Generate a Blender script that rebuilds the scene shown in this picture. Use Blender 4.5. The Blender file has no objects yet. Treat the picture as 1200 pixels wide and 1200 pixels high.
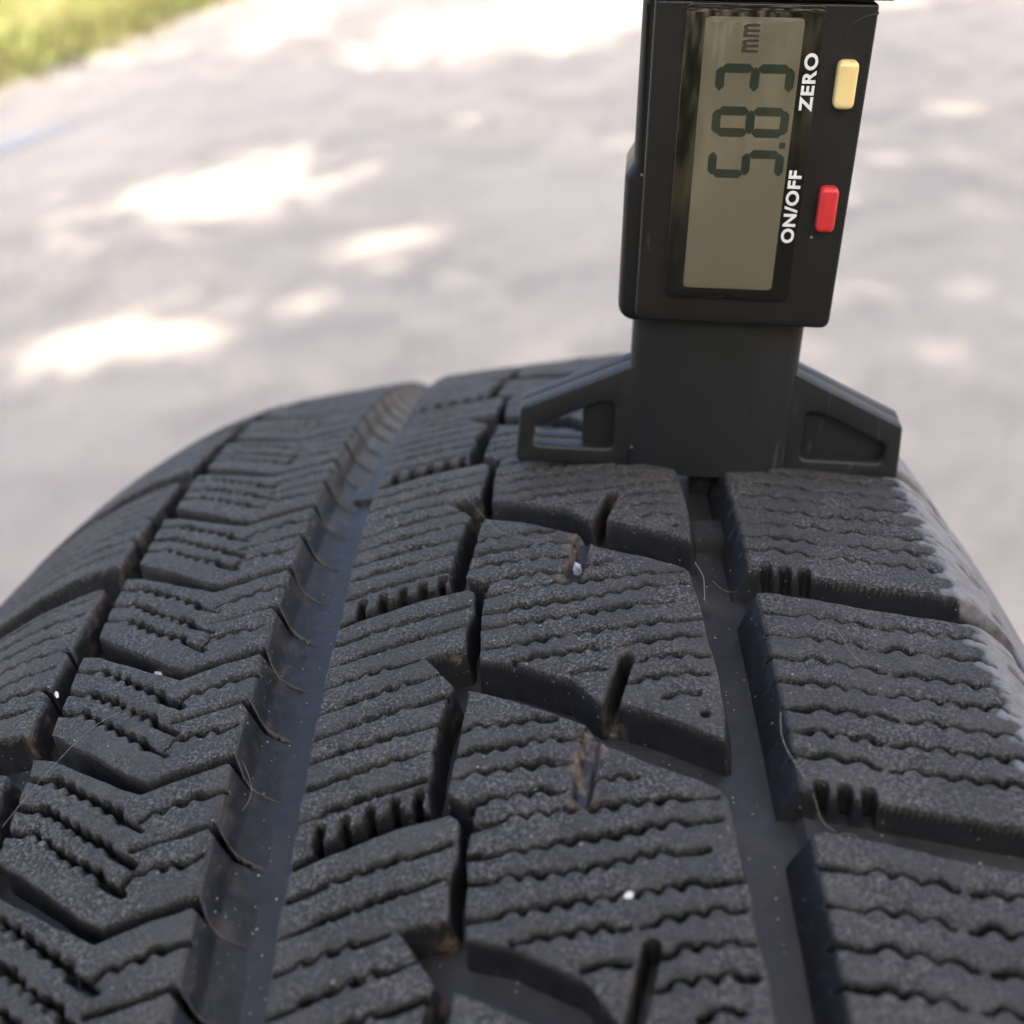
import bpy, bmesh, math, random
import numpy as np
from mathutils import Matrix, Vector

random.seed(7); rng = np.random.default_rng(7)
S = bpy.context.scene
COL = S.collection
MM = 0.001
TILT = math.radians(5.0)          # tread turned about the axle relative to the survey frame
AXLE = 0.3147                     # height of the axle above the ground, m

# ------------------------------------------------------------------ camera
def rx(v):                        # survey frame (mm, origin on the axle) -> world (m)
    c, s = math.cos(TILT), math.sin(TILT)
    return Vector((v[0], v[1]*c + v[2]*s, -v[1]*s + v[2]*c))
def world_pt(v): return rx(v)*MM + Vector((0, 0, AXLE))
CAM = (10.392144, -158.713302, 396.286922)
RGT, UPV, FWD = (0.991203, 0.037345, -0.126972), (0.094475, 0.472219, 0.876404), (-0.092688, 0.880690, -0.464537)
cam = bpy.data.cameras.new('camera'); cam_o = bpy.data.objects.new('camera', cam); COL.objects.link(cam_o)
r_, u_, f_ = rx(RGT), rx(UPV), rx(FWD); c_ = world_pt(CAM)
cam_o.matrix_world = Matrix(((r_.x, u_.x, -f_.x, c_.x), (r_.y, u_.y, -f_.y, c_.y), (r_.z, u_.z, -f_.z, c_.z), (0, 0, 0, 1)))
cam.sensor_width = 36; cam.lens = 36*1359.84/1200
cam.clip_start = 0.005; cam.clip_end = 3000
cam.dof.use_dof = True; cam.dof.focus_distance = 0.150; cam.dof.aperture_fstop = cam.lens/2.3
S.camera = cam_o

# ------------------------------------------------------------------ world, sun, exposure
SUN_EL = math.radians(52); sx, sy = 0.447, -0.894
w = bpy.data.worlds.new('World'); S.world = w; w.use_nodes = True
nt = w.node_tree; bg = nt.nodes['Background']
sky = nt.nodes.new('ShaderNodeTexSky'); sky.sky_type = 'NISHITA'; sky.sun_disc = False
sky.sun_elevation = SUN_EL; sky.sun_rotation = math.atan2(sx, sy)
sky.air_density = 0.8; sky.dust_density = 7.0; sky.ozone_density = 0.6
nt.links.new(sky.outputs[0], bg.inputs[0]); bg.inputs[1].default_value = 0.12
sun = bpy.data.lights.new('sun', 'SUN'); sun.energy = 2.8; sun.angle = math.radians(0.53); sun.color = (1, .91, .79)
sun_o = bpy.data.objects.new('sun', sun); COL.objects.link(sun_o)
SD = Vector((sx*math.cos(SUN_EL), sy*math.cos(SUN_EL), math.sin(SUN_EL))).normalized()
sun_o.rotation_euler = SD.to_track_quat('Z', 'Y').to_euler(); sun_o.location = SD*30
S.view_settings.view_transform = 'Standard'; S.view_settings.look = 'None'; S.view_settings.gamma = 1
S.view_settings.exposure = 2.58
S.view_settings.use_curve_mapping = False
S.render.engine = 'CYCLES'

# ------------------------------------------------------------------ material helpers
def mat(name):
    m = bpy.data.materials.new(name); m.use_nodes = True
    return m, m.node_tree, m.node_tree.nodes['Principled BSDF']
def node(t, kind, **kw):
    n = t.nodes.new(kind)
    for k, v in kw.items():
        if k.startswith('i_'): n.inputs[k[2:].replace('_', ' ')].default_value = v
        else: setattr(n, k, v)
    return n
def ramp(t, src, stops):
    n = t.nodes.new('ShaderNodeValToRGB'); e = n.color_ramp.elements
    while len(e) < len(stops): e.new(.5)
    for k, (p, c) in zip(e, stops):
        k.position = p; k.color = (c, c, c, 1) if not isinstance(c, tuple) else (*c, 1)
    t.links.new(src, n.inputs[0]); return n
def mixc(t, fac, a, b, blend='MIX'):
    n = t.nodes.new('ShaderNodeMix'); n.data_type = 'RGBA'; n.blend_type = blend
    for s, v in ((n.inputs[0], fac), (n.inputs[6], a), (n.inputs[7], b)):
        if hasattr(v, 'is_output'): t.links.new(v, s)
        elif isinstance(v, (int, float)): s.default_value = v
        else: s.default_value = (*v, 1)
    return n.outputs[2]
def mth(t, op, a, b=0.0, clamp=False):
    n = t.nodes.new('ShaderNodeMath'); n.operation = op; n.use_clamp = clamp
    for s, v in zip(n.inputs, (a, b)):
        if hasattr(v, 'is_output'): t.links.new(v, s)
        else: s.default_value = v
    return n.outputs[0]
def noise(t, vec, scale, detail=4, rough=.6, w=None, dist=0.0):
    n = node(t, 'ShaderNodeTexNoise'); n.noise_dimensions = '4D' if w is not None else '3D'
    n.inputs['Scale'].default_value = scale; n.inputs['Detail'].default_value = detail; n.inputs['Roughness'].default_value = rough
    n.inputs['Distortion'].default_value = dist
    if vec is not None: t.links.new(vec, n.inputs['Vector'])
    if w is not None: t.links.new(w, n.inputs['W'])
    return n.outputs['Fac']
def bump(t, h, strength, dist, normal=None):
    n = node(t, 'ShaderNodeBump'); n.inputs['Strength'].default_value = strength; n.inputs['Distance'].default_value = dist
    t.links.new(h, n.inputs['Height'])
    if normal is not None: t.links.new(normal, n.inputs['Normal'])
    return n.outputs[0]

def rubber_material(name, tread=True):
    m, t, b = mat(name)
    tc = node(t, 'ShaderNodeTexCoord'); v = tc.outputs['Object']
    oi = node(t, 'ShaderNodeObjectInfo'); rw = None
    va = node(t, 'ShaderNodeVectorMath'); va.operation = 'MULTIPLY_ADD'; va.inputs[1].default_value = (.37, .29, .41)
    t.links.new(oi.outputs['Random'], va.inputs[0]); t.links.new(v, va.inputs[2]); v = va.outputs[0]
    grain = noise(t, v, 2500, 3, .8, rw)
    mid = noise(t, v, 420, 2, .6, rw)
    big = noise(t, v, 55, 2, .6, rw)
    # --- worn, granular tread surface
    worn = ramp(t, grain, [(.40, (.005, .005, .005)), (.50, (.026, .0255, .025)), (.63, (.165, .158, .150))]).outputs[0]
    worn = mixc(t, mth(t, 'MULTIPLY', ramp(t, mid, [(.45, 0.), (.75, 1.)]).outputs[0], .35), worn, (.075, .073, .072))
    smooth_ = ramp(t, noise(t, v, 130, 2, .65), [(.40, 0.), (.60, 1.)]).outputs[0]
    worn = mixc(t, mth(t, 'MULTIPLY', smooth_, .65), worn, (.036, .035, .0345))
    film_ = ramp(t, noise(t, v, 75, 3, .7), [(.52, 0.), (.74, .5)]).outputs[0]
    worn = mixc(t, film_, worn, (.085, .080, .073))
    # --- moulded rubber of walls and groove floors
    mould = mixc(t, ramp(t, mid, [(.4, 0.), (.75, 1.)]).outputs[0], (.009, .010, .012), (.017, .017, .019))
    if tread:
        at = node(t, 'ShaderNodeAttribute', attribute_name='mould').outputs['Fac']
        du = node(t, 'ShaderNodeAttribute', attribute_name='dust').outputs['Fac']
        di = node(t, 'ShaderNodeAttribute', attribute_name='dirt').outputs['Fac']
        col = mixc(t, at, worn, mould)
        dusty = mixc(t, ramp(t, mid, [(.3, 0.), (.7, 1.)]).outputs[0], (.10, .10, .104), (.20, .20, .206))
        col = mixc(t, mth(t, 'MULTIPLY', du, ramp(t, big, [(.3, .75), (.6, 1.)]).outputs[0]), col, dusty)
        soil = mixc(t, grain, (.075, .055, .040), (.22, .165, .115))
        dm = ramp(t, noise(t, v, 260, 3, .7, rw), [(.50, 0.), (.66, 1.)]).outputs[0]
        col = mixc(t, mth(t, 'MULTIPLY', di, dm, True), col, soil)
    else:
        at = None; col = mould; du = node(t, 'ShaderNodeAttribute', attribute_name='dust').outputs['Fac']
        film = ramp(t, noise(t, v, 110, 5, .75), [(.46, .0), (.74, .45)]).outputs[0]
        col = mixc(t, film, col, (.062, .056, .050))
        col = mixc(t, mth(t, 'MULTIPLY', du, ramp(t, big, [(.35, .5), (.65, 1.)]).outputs[0]), col, (.15, .152, .158))
    # dust motes
    vo = node(t, 'ShaderNodeTexVoronoi'); vo.inputs['Scale'].default_value = 620
    t.links.new(v, vo.inputs['Vector'])
    sep = node(t, 'ShaderNodeSeparateColor'); t.links.new(vo.outputs['Color'], sep.inputs[0])
    pick = mth(t, 'GREATER_THAN', sep.outputs[0], .55); near = mth(t, 'LESS_THAN', vo.outputs['Distance'], mth(t, 'MULTIPLY', sep.outputs[1], .11))
    mote = mth(t, 'MULTIPLY', pick, near)
    vo2 = node(t, 'ShaderNodeTexVoronoi'); vo2.inputs['Scale'].default_value = 1500; t.links.new(v, vo2.inputs['Vector'])
    sp2 = node(t, 'ShaderNodeSeparateColor'); t.links.new(vo2.outputs['Color'], sp2.inputs[0])
    m2 = mth(t, 'MULTIPLY', mth(t, 'GREATER_THAN', sp2.outputs[0], .72), mth(t, 'LESS_THAN', vo2.outputs['Distance'], mth(t, 'MULTIPLY', sp2.outputs[1], .20)))
    col = mixc(t, mth(t, 'MULTIPLY', m2, .6), col, (.36, .33, .29))
    col = mixc(t, mth(t, 'MULTIPLY', mote, .85), col, (.34, .315, .28))
    t.links.new(col, b.inputs['Base Color'])
    if tread:
        rough = ramp(t, at, [(0., .70), (1., .46)]).outputs[0]; t.links.new(rough, b.inputs['Roughness'])
        gs = mixc(t, at, mth(t, 'MULTIPLY', grain, 1.), mth(t, 'MULTIPLY', grain, .12))
        n1 = bump(t, gs, 1., .00055); n2 = bump(t, mid, .5, .00030, n1)
    else:
        t.links.new(ramp(t, film, [(0., .50), (.6, .8)]).outputs[0], b.inputs['Roughness'])
        crk = node(t, 'ShaderNodeTexVoronoi'); crk.feature = 'DISTANCE_TO_EDGE'; crk.inputs['Scale'].default_value = 420; t.links.new(v, crk.inputs['Vector'])
        ck = mth(t, 'MULTIPLY', ramp(t, crk.outputs[0], [(0., 1.), (.06, 0.)]).outputs[0], ramp(t, big, [(.5, 0.), (.6, 1.)]).outputs[0])
        n1 = bump(t, grain, .35, .0001); n2 = bump(t, ck, -.5, .0002, bump(t, mid, .35, .0003, n1))
    b.inputs['Specular IOR Level'].default_value = .5
    t.links.new(n2, b.inputs['Normal'])
    return m
M_TREAD = rubber_material('tread rubber'); M_RUB = rubber_material('moulded rubber', False)

def plastic(name, base, rough, grain=.10, scale=1800):
    m, t, b = mat(name); tc = node(t, 'ShaderNodeTexCoord'); v = tc.outputs['Object']
    g = noise(t, v, scale, 3, .6); s = noise(t, v, 60, 4, .65)
    vo = node(t, 'ShaderNodeTexVoronoi'); vo.inputs['Scale'].default_value = 260; t.links.new(v, vo.inputs['Vector'])
    sep = node(t, 'ShaderNodeSeparateColor'); t.links.new(vo.outputs['Color'], sep.inputs[0])
    mote = mth(t, 'MULTIPLY', mth(t, 'GREATER_THAN', sep.outputs[0], .70), mth(t, 'LESS_THAN', vo.outputs['Distance'], mth(t, 'MULTIPLY', sep.outputs[1], .06)))
    c = mixc(t, ramp(t, s, [(.4, 0.), (.75, .5)]).outputs[0], base, tuple(x*1.35+.002 for x in base))
    c = mixc(t, mth(t, 'MULTIPLY', mote, .7), c, (.35, .34, .32))
    mp = node(t, 'ShaderNodeMapping'); mp.inputs['Rotation'].default_value = (0, .5, 0); mp.inputs['Scale'].default_value = (1, 1, .12); t.links.new(v, mp.inputs[0])
    sc = mth(t, 'MULTIPLY', ramp(t, noise(t, mp.outputs[0], 900, 2, .5), [(.66, 0.), (.70, 1.)]).outputs[0], ramp(t, noise(t, v, 55, 3, .6), [(.52, 0.), (.66, .8)]).outputs[0])
    c = mixc(t, mth(t, 'MULTIPLY', sc, .35), c, (.16, .155, .15))
    t.links.new(c, b.inputs['Base Color'])
    t.links.new(ramp(t, s, [(.3, rough-.05), (.7, rough+.07)]).outputs[0], b.inputs['Roughness'])
    t.links.new(bump(t, g, grain, .0002), b.inputs['Normal'])
    return m
M_BODY = plastic('black plastic', (.007, .007, .0075), .42, .12)
M_FOOT = plastic('dark grey nylon', (.009, .010, .011), .50, .14)
M_CAP = plastic('matte black plastic', (.006, .006, .0065), .5, .12)
M_YEL = plastic('pale yellow button', (.80, .62, .27), .28, .03)
M_RED = plastic('red button', (.55, .030, .035), .32, .03)
def simple(name, c, rough, metal=0., coat=0., spec=.5, var=.15, scale=300):
    m, t, b = mat(name); tc = node(t, 'ShaderNodeTexCoord')
    n = noise(t, tc.outputs['Object'], scale, 4, .6)
    t.links.new(mixc(t, n, tuple(x*(1-var) for x in c), tuple(min(1, x*(1+var)) for x in c)), b.inputs['Base Color'])
    b.inputs['Roughness'].default_value = rough; b.inputs['Metallic'].default_value = metal
    b.inputs['Coat Weight'].default_value = coat; b.inputs['Coat Roughness'].default_value = .04
    b.inputs['Specular IOR Level'].default_value = spec
    return m
M_LENS = simple('black glossy bezel', (.008, .007, .007), .06, coat=.6)
M_LCD = simple('lcd glass', (.135, .122, .086), .08, coat=.8, var=.06, scale=40)
M_SEG = simple('lcd segments', (.015, .024, .017), .3, coat=.5)
M_UNIT = simple('lcd unit mark', (.035, .033, .028), .3, coat=.5)
M_INK = simple('white ink', (.80, .80, .80), .5)
M_STEEL = simple('steel', (.45, .45, .46), .3, metal=1.)
M_STONE = simple('blue grey stone', (.33, .36, .40), .6, var=.5, scale=900)
M_WHITE = simple('white grit', (.52, .52, .51), .6, var=.3, scale=900)
M_LINT = simple('pale lint', (.28, .26, .235), .8)
M_RUST = simple('orange scrap', (.45, .16, .07), .7, var=.4, scale=900)
M_SAND = simple('sand grain', (.45, .34, .20), .8, var=.4, scale=1500)

# ------------------------------------------------------------------ object helpers
def link(o, parent=None):
    COL.objects.link(o)
    if parent is not None: o.parent = parent
    return o
def mesh_obj(name, verts, faces, m, parent=None, smooth=True):
    me = bpy.data.meshes.new(name); me.from_pydata([tuple(v) for v in verts], [], [tuple(f) for f in faces]); me.update()
    if smooth: me.polygons.foreach_set('use_smooth', [True]*len(me.polygons))
    if m: me.materials.append(m)
    return link(bpy.data.objects.new(name, me), parent)
def fast_mesh(name, co, quads):
    me = bpy.data.meshes.new(name); n, k = len(co), len(quads); w = quads.shape[1]
    me.vertices.add(n); me.vertices.foreach_set('co', co.astype(np.float32).ravel())
    me.loops.add(k*w); me.loops.foreach_set('vertex_index', quads.astype(np.int32).ravel())
    me.polygons.add(k); me.polygons.foreach_set('loop_start', np.arange(0, k*w, w, dtype=np.int32))
    me.polygons.foreach_set('use_smooth', np.ones(k, bool)); me.update(calc_edges=True)
    return me
def empty(name, mtx=None):
    o = bpy.data.objects.new(name, None); o.empty_display_size = .02; COL.objects.link(o)
    if mtx is not None: o.matrix_world = mtx
    return o
def tag(o, label=None, cat=None, group=None, kind=None):
    for k, v in (('label', label), ('category', cat), ('group', group), ('kind', kind)):
        if v: o[k] = v
    return o

# ------------------------------------------------------------------ ground, puddles, lawn
def ground_material():
    m, t, b = mat('worn pale paving'); tc = node(t, 'ShaderNodeTexCoord'); v = tc.outputs['Object']
    a = noise(t, v, 1.3, 5, .6); g = noise(t, v, 45, 5, .7); f = noise(t, v, 220, 3, .6)
    c = mixc(t, ramp(t, a, [(.35, 0.), (.68, 1.)]).outputs[0], (.300, .262, .214), (.415, .362, .295))
    c = mixc(t, mth(t, 'MULTIPLY', ramp(t, g, [(.42, 0.), (.7, 1.)]).outputs[0], .5), c, (.265, .24, .21))
    c = mixc(t, mth(t, 'MULTIPLY', ramp(t, f, [(.6, 0.), (.72, 1.)]).outputs[0], .5), c, (.42, .40, .38))
    st = noise(t, v, 5.5, 4, .65); st2 = noise(t, v, .8, 3, .6)
    c = mixc(t, mth(t, 'MULTIPLY', ramp(t, st, [(.47, 0.), (.62, 1.)]).outputs[0], .55), c, (.225, .202, .170))
    c = mixc(t, mth(t, 'MULTIPLY', ramp(t, st2, [(.48, 0.), (.60, 1.)]).outputs[0], .45), c, (.43, .38, .315))
    t.links.new(c, b.inputs['Base Color'])
    t.links.new(ramp(t, a, [(.4, .62), (.6, .85)]).outputs[0], b.inputs['Roughness'])
    t.links.new(bump(t, f, .5, .004, bump(t, g, .6, .01)), b.inputs['Normal']); return m
tag(mesh_obj('ground', [(-900, -900, 0), (900, -900, 0), (900, 900, 0), (-900, 900, 0)], [(0, 1, 2, 3)], ground_material(), smooth=False), kind='structure')
def blob(name, cx, cy, a, b_, rot, z, m, n=40, wob=.18):
    ph = [random.uniform(0, 6.28) for _ in range(4)]; vs = []
    for i in range(n):
        th = 2*math.pi*i/n; r = 1 + wob*(math.sin(2*th+ph[0])*.5 + math.sin(3*th+ph[1])*.4 + math.sin(5*th+ph[2])*.3)
        x, y = a*r*math.cos(th), b_*r*math.sin(th)
        vs.append((cx + x*math.cos(rot) - y*math.sin(rot), cy + x*math.sin(rot) + y*math.cos(rot), z))
    return mesh_obj(name, vs, [tuple(range(n))], m, smooth=False)
m, t, b = mat('shallow water film'); tc = node(t, 'ShaderNodeTexCoord')
wn = noise(t, tc.outputs['Object'], 14, 3, .5)
t.links.new(mixc(t, wn, (.22, .205, .19), (.28, .265, .25)), b.inputs['Base Color'])
b.inputs['Roughness'].default_value = .28; b.inputs['IOR'].default_value = 1.33; b.inputs['Specular IOR Level'].default_value = .8
t.links.new(bump(t, wn, .06, .01), b.inputs['Normal']); M_WATER = m
for cx, cy, a, b_, r in ((-1.62, 3.12, .24, .06, .9),):
    tag(blob('puddle', cx, cy, a, b_, r, .004, M_WATER), kind='structure')
m, t, b = mat('turf soil'); tc = node(t, 'ShaderNodeTexCoord'); gn = noise(t, tc.outputs['Object'], 9, 5, .7)
t.links.new(mixc(t, ramp(t, gn, [(.35, 0.), (.65, 1.)]).outputs[0], (.20, .165, .11), (.13, .13, .05)), b.inputs['Base Color']); b.inputs['Roughness'].default_value = .95
M_TURF = m
lawn = [(-1.42, 5.6), (-1.66, 4.95), (-1.86, 4.35), (-2.05, 3.95), (-2.7, 3.4), (-6, 2.4), (-14, 3), (-14, 20), (4, 20), (2.2, 9), (-.6, 6.6)]
tag(mesh_obj('lawn', [(x, y, .006) for x, y in lawn], [tuple(range(len(lawn)))], M_TURF, smooth=False), kind='structure')
lawn2 = [(-8, -2.2), (-3, -1.7), (0, -1.5), (3, -1.8), (9, -2.6), (9, -12), (-8, -12)]
tag(mesh_obj('lawn', [(x, y, .006) for x, y in lawn2], [tuple(range(len(lawn2)))], M_TURF, smooth=False), kind='structure')
def inside(px, py, poly):
    c = np.zeros(px.shape, bool); n = len(poly)
    for i in range(n):
        (x0, y0), (x1, y1) = poly[i], poly[(i+1) % n]
        hit = ((y0 > py) != (y1 > py)) & (px < (x1-x0)*(py-y0)/(y1-y0+1e-12)+x0); c ^= hit
    return c
def grass(poly, n, box, label):
    px = rng.uniform(box[0], box[1], n); py = rng.uniform(box[2], box[3], n)
    k = inside(px, py, poly); px, py = px[k], py[k]; n = len(px); px = px + rng.normal(0, .10, n); py = py + rng.normal(0, .16, n)
    h = rng.uniform(.03, .085, n); a = rng.uniform(0, 6.283, n); wd = rng.uniform(.003, .006, n); le = rng.normal(0, .03, (n, 2))
    co = np.zeros((n, 4, 3)); dx, dy = np.cos(a)*wd, np.sin(a)*wd
    co[:, 0] = np.stack([px-dx, py-dy, 0*px], -1); co[:, 1] = np.stack([px+dx, py+dy, 0*px], -1)
    co[:, 2] = np.stack([px+dx*.6+le[:, 0]*.4, py+dy*.6+le[:, 1]*.4, h*.6], -1); co[:, 3] = np.stack([px+le[:, 0], py+le[:, 1], h], -1)
    me = fast_mesh('grass', co.reshape(-1, 3), np.arange(n*4).reshape(n, 4)); me.materials.append(M_GRASS)
    tag(link(bpy.data.objects.new('grass', me)), label, 'grass', kind='stuff')
m, t, b = mat('grass blade'); ge = node(t, 'ShaderNodeNewGeometry'); gn = noise(t, ge.outputs['Position'], 3, 4, .6)
t.links.new(ramp(t, gn, [(.3, (.30, .25, .12)), (.5, (.20, .20, .055)), (.7, (.12, .16, .035))]).outputs[0], b.inputs['Base Color']); b.inputs['Roughness'].default_value = .6
M_GRASS = m
grass(lawn, 60000, (-4.5, -.6, 2.8, 9), 'sunlit yellow green grass at the edge of the paving')
grass(lawn2, 26000, (-4, 4, -6, -1.4), 'short grass on the near side of the paving')

# ------------------------------------------------------------------ shade tree (behind the camera)
def tube(path, radii, n=9, caps=True):
    vs, fs = [], []; path = [Vector(p) for p in path]
    for i, p in enumerate(path):
        d = (path[min(i+1, len(path)-1)] - path[max(i-1, 0)]).normalized()
        a = d.orthogonal().normalized() if i == 0 else (a - d*a.dot(d)).normalized()
        bb = d.cross(a)
        for k in range(n):
            th = 2*math.pi*k/n; vs.append(p + (a*math.cos(th) + bb*math.sin(th))*radii[i])
    for i in range(len(path)-1):
        for k in range(n): fs.append((i*n+k, i*n+(k+1) % n, (i+1)*n+(k+1) % n, (i+1)*n+k))
    if caps: fs.append(tuple(range(n))[::-1]); fs.append(tuple((len(path)-1)*n+k for k in range(n)))
    return vs, fs
def tree():
    root = empty('shade_tree'); base = Vector((3.6, -5.6, 0)); root.location = base
    tag(root, 'spreading leafy tree whose crown shades the paving', 'tree')
    m, t, b = mat('bark'); tc = node(t, 'ShaderNodeTexCoord'); bn = noise(t, tc.outputs['Object'], 18, 5, .7)
    t.links.new(mixc(t, bn, (.05, .04, .03), (.16, .13, .10)), b.inputs['Base Color']); b.inputs['Roughness'].default_value = .95
    t.links.new(bump(t, bn, 1, .04), b.inputs['Normal']); MB = m
    cc = Vector((1.9, -2.35, 6.6)) - base; RX, RY, RZ = 4.3, 3.9, 1.5
    vs, fs = tube([(0, 0, 0), (.02, .05, .4), (-.1, .2, 1.6), (-.3, .6, 3.2), (-.6, 1.2, 4.4)], [.36, .27, .22, .19, .16], 14)
    tr = mesh_obj('trunk', vs, fs, MB, root)
    for k in range(9):
        a = k*2.4; e = cc + Vector((RX*.7*math.cos(a), RY*.7*math.sin(a), random.uniform(-.5, .6))); s = Vector((-.3-.03*k, .6+.06*k, 3.2+.13*k))
        mid = s.lerp(e, .5) + Vector((random.uniform(-.3, .3), random.uniform(-.3, .3), .35))
        vs, fs = tube([s, s.lerp(mid, .5)+Vector((0, 0, .12)), mid, mid.lerp(e, .5)+Vector((0, 0, .1)), e], [.11, .08, .06, .04, .018], 7)
        mesh_obj('limb', vs, fs, MB, tr)
    # leaves, gathered in clumps; open spots in the crown let the sun reach the paving
    nc = 900; u = rng.normal(size=(nc, 3)); u /= np.linalg.norm(u, axis=1)[:, None]; u *= rng.uniform(.0, 1, (nc, 1))**.40
    cl = u*[RX, RY, RZ]
    n = 40000; idx = rng.integers(0, nc, n); pos = cl[idx] + rng.normal(0, .20, (n, 3)) + np.array(cc)
    wp = pos + np.array(base); hit = wp[:, :2] - np.array([SD.x, SD.y])/SD.z*wp[:, 2:3]
    gaps = [(-.82, 2.45, .30, .24), (-.40, 1.97, .07, .08), (-.82, 1.64, .20, .06), (-.1, 3.95, .60, .52), (-1.1, 4.6, .13, .55),
            (1.2, 3.75, .35, .30), (-3.0, 5.3, 1.2, 1.5)]
    keep = np.ones(n, bool)
    for x, y, a, b_ in gaps: keep &= ((hit[:, 0]-x)/(a+.05))**2 + ((hit[:, 1]-y)/(b_+.05))**2 > rng.uniform(.15, 1.9, n)
    pos = pos[keep]; n = len(pos)
    d1 = rng.normal(size=(n, 3)); d1[:, 2] -= .5; d1 /= np.linalg.norm(d1, axis=1)[:, None]
    d2 = np.cross(d1, rng.normal(size=(n, 3))); d2 /= np.linalg.norm(d2, axis=1)[:, None]
    L = rng.uniform(.06, .10, (n, 1)); W = L*.45
    co = np.stack([pos-d1*L, pos+d2*W, pos+d1*L, pos-d2*W], 1)
    me = fast_mesh('crown', co.reshape(-1, 3), np.arange(n*4).reshape(n, 4))
    m, t, b = mat('tree leaf'); ge = node(t, 'ShaderNodeNewGeometry'); gn = noise(t, ge.outputs['Position'], 4, 3, .6)
    lc = mixc(t, gn, (.035, .075, .012), (.085, .13, .025)); t.links.new(lc, b.inputs['Base Color']); b.inputs['Roughness'].default_value = .5
    tl = t.nodes.new('ShaderNodeBsdfTranslucent'); t.links.new(lc, tl.inputs[0]); mx = t.nodes.new('ShaderNodeMixShader'); mx.inputs[0].default_value = .3
    t.links.new(b.outputs[0], mx.inputs[1]); t.links.new(tl.outputs[0], mx.inputs[2]); t.links.new(mx.outputs[0], t.nodes['Material Output'].inputs[0])
    me.materials.append(m); link(bpy.data.objects.new('crown', me), root)
tree()
def sky_block_hedge():  # unseen foliage added behind the camera to keep low sky light off near-facing walls
    root = empty('sky_block_hedge'); root.location = (0, -2.9, 0); tag(root, 'tall dense dark green leafy screen, added out of view to block low sky', 'sky_block_hedge')
    n = 26000; x = rng.uniform(-7, 7, n); y = rng.normal(0, .32, n); z = rng.uniform(.03, 1, n)**.8*2.7
    z = np.minimum(z, 2.45+.18*np.sin(x*1.7)+.1*np.sin(x*4.1)); pos = np.stack([x, y, z], -1)
    d1 = rng.normal(size=(n, 3)); d1 /= np.linalg.norm(d1, axis=1)[:, None]; d2 = np.cross(d1, rng.normal(size=(n, 3))); d2 /= np.linalg.norm(d2, axis=1)[:, None]
    L = rng.uniform(.05, .09, (n, 1)); co = np.stack([pos-d1*L, pos+d2*L*.5, pos+d1*L, pos-d2*L*.5], 1)
    me = fast_mesh('foliage', co.reshape(-1, 3), np.arange(n*4).reshape(n, 4)); me.materials.append(bpy.data.materials['tree leaf']); link(bpy.data.objects.new('foliage', me), root)
    for k in range(15):
        vs, fs = tube([(-6.8+k*.97, 0, 0), (-6.75+k*.97, .06, .9), (-6.9+k*.97, -.04, 1.9)], [.035, .026, .012], 7); mesh_obj('stem', vs, fs, bpy.data.materials['bark'], root)
sky_block_hedge()

# ------------------------------------------------------------------ tyre
R = 315.0; NP = 51; PA = 2*math.pi/NP; P = R*PA; DEP = 6.0
def PROF(u):
    u = np.asarray(u, float); uu = u-11.7; q = np.maximum(uu, 0)
    return R - .5*uu**2/1000*(uu < 0) - .15*(np.sqrt(q*q+25)-5) - .0085*np.maximum(0, -64-u)**2 - .33*np.maximum(0, u-53)**1.5
tyre = empty('tyre', Matrix.Translation((0, 0, AXLE)) @ Matrix.Rotation(-TILT, 4, 'X'))
tag(tyre, 'used black winter tyre with siped tread blocks standing on the paving', 'tyre')

def vnoise(U, V, cell, seed):
    g = np.random.default_rng(seed+SEED).random((400, 400)); x, y = U/cell+200.37, V/cell+200.71
    xi, yi = np.floor(x).astype(int), np.floor(y).astype(int); fx, fy = x-xi, y-yi
    fx, fy = fx*fx*(3-2*fx), fy*fy*(3-2*fy); G = lambda a, c: g[a % 400, c % 400]
    return (G(xi, yi)*(1-fx)+G(xi+1, yi)*fx)*(1-fy) + (G(xi, yi+1)*(1-fx)+G(xi+1, yi+1)*fx)*fy - .5
def sstep(a, b_, x): q = np.clip((x-a)/(b_-a), 0, 1); return q*q*(3-2*q)
def sdf(U, V, poly):                         # > 0 inside
    d = np.full(U.shape, 1e9); n = len(poly)
    for i in range(n):
        (x0, y0), (x1, y1) = poly[i], poly[(i+1) % n]; ex, ey = x1-x0, y1-y0
        tt = np.clip(((U-x0)*ex+(V-y0)*ey)/(ex*ex+ey*ey+1e-12), 0, 1)
        d = np.minimum(d, np.hypot(U-x0-tt*ex, V-y0-tt*ey))
    return np.where(inside(U, V, poly), d, -d)
def wavy(pts, lam, amp, flat=(.14, .14), step=.18):
    pts = np.array(pts, float); seg = np.hypot(*np.diff(pts, axis=0).T); s = np.concatenate([[0], np.cumsum(seg)]); Ls = s[-1]
    q = np.linspace(0, Ls, max(3, int(Ls/step))); x, y = np.interp(q, s, pts[:, 0]), np.interp(q, s, pts[:, 1])
    tx, ty = np.gradient(x), np.gradient(y); nn = np.hypot(tx, ty); nx, ny = -ty/nn, tx/nn
    nw = max(1, round(Ls*(1-sum(flat))/lam)); ph = np.clip((q/Ls-flat[0])/(1-sum(flat)+1e-9), 0, 1)*nw
    wv = np.abs(np.sin(math.pi*ph))**.8*2*amp; env = np.interp(q/Ls, np.linspace(0, 1, nw+2), [random.uniform(.65, 1.25) for _ in range(nw+2)])
    return np.stack([x+nx*wv*env, y+ny*wv*env], -1)
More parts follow.
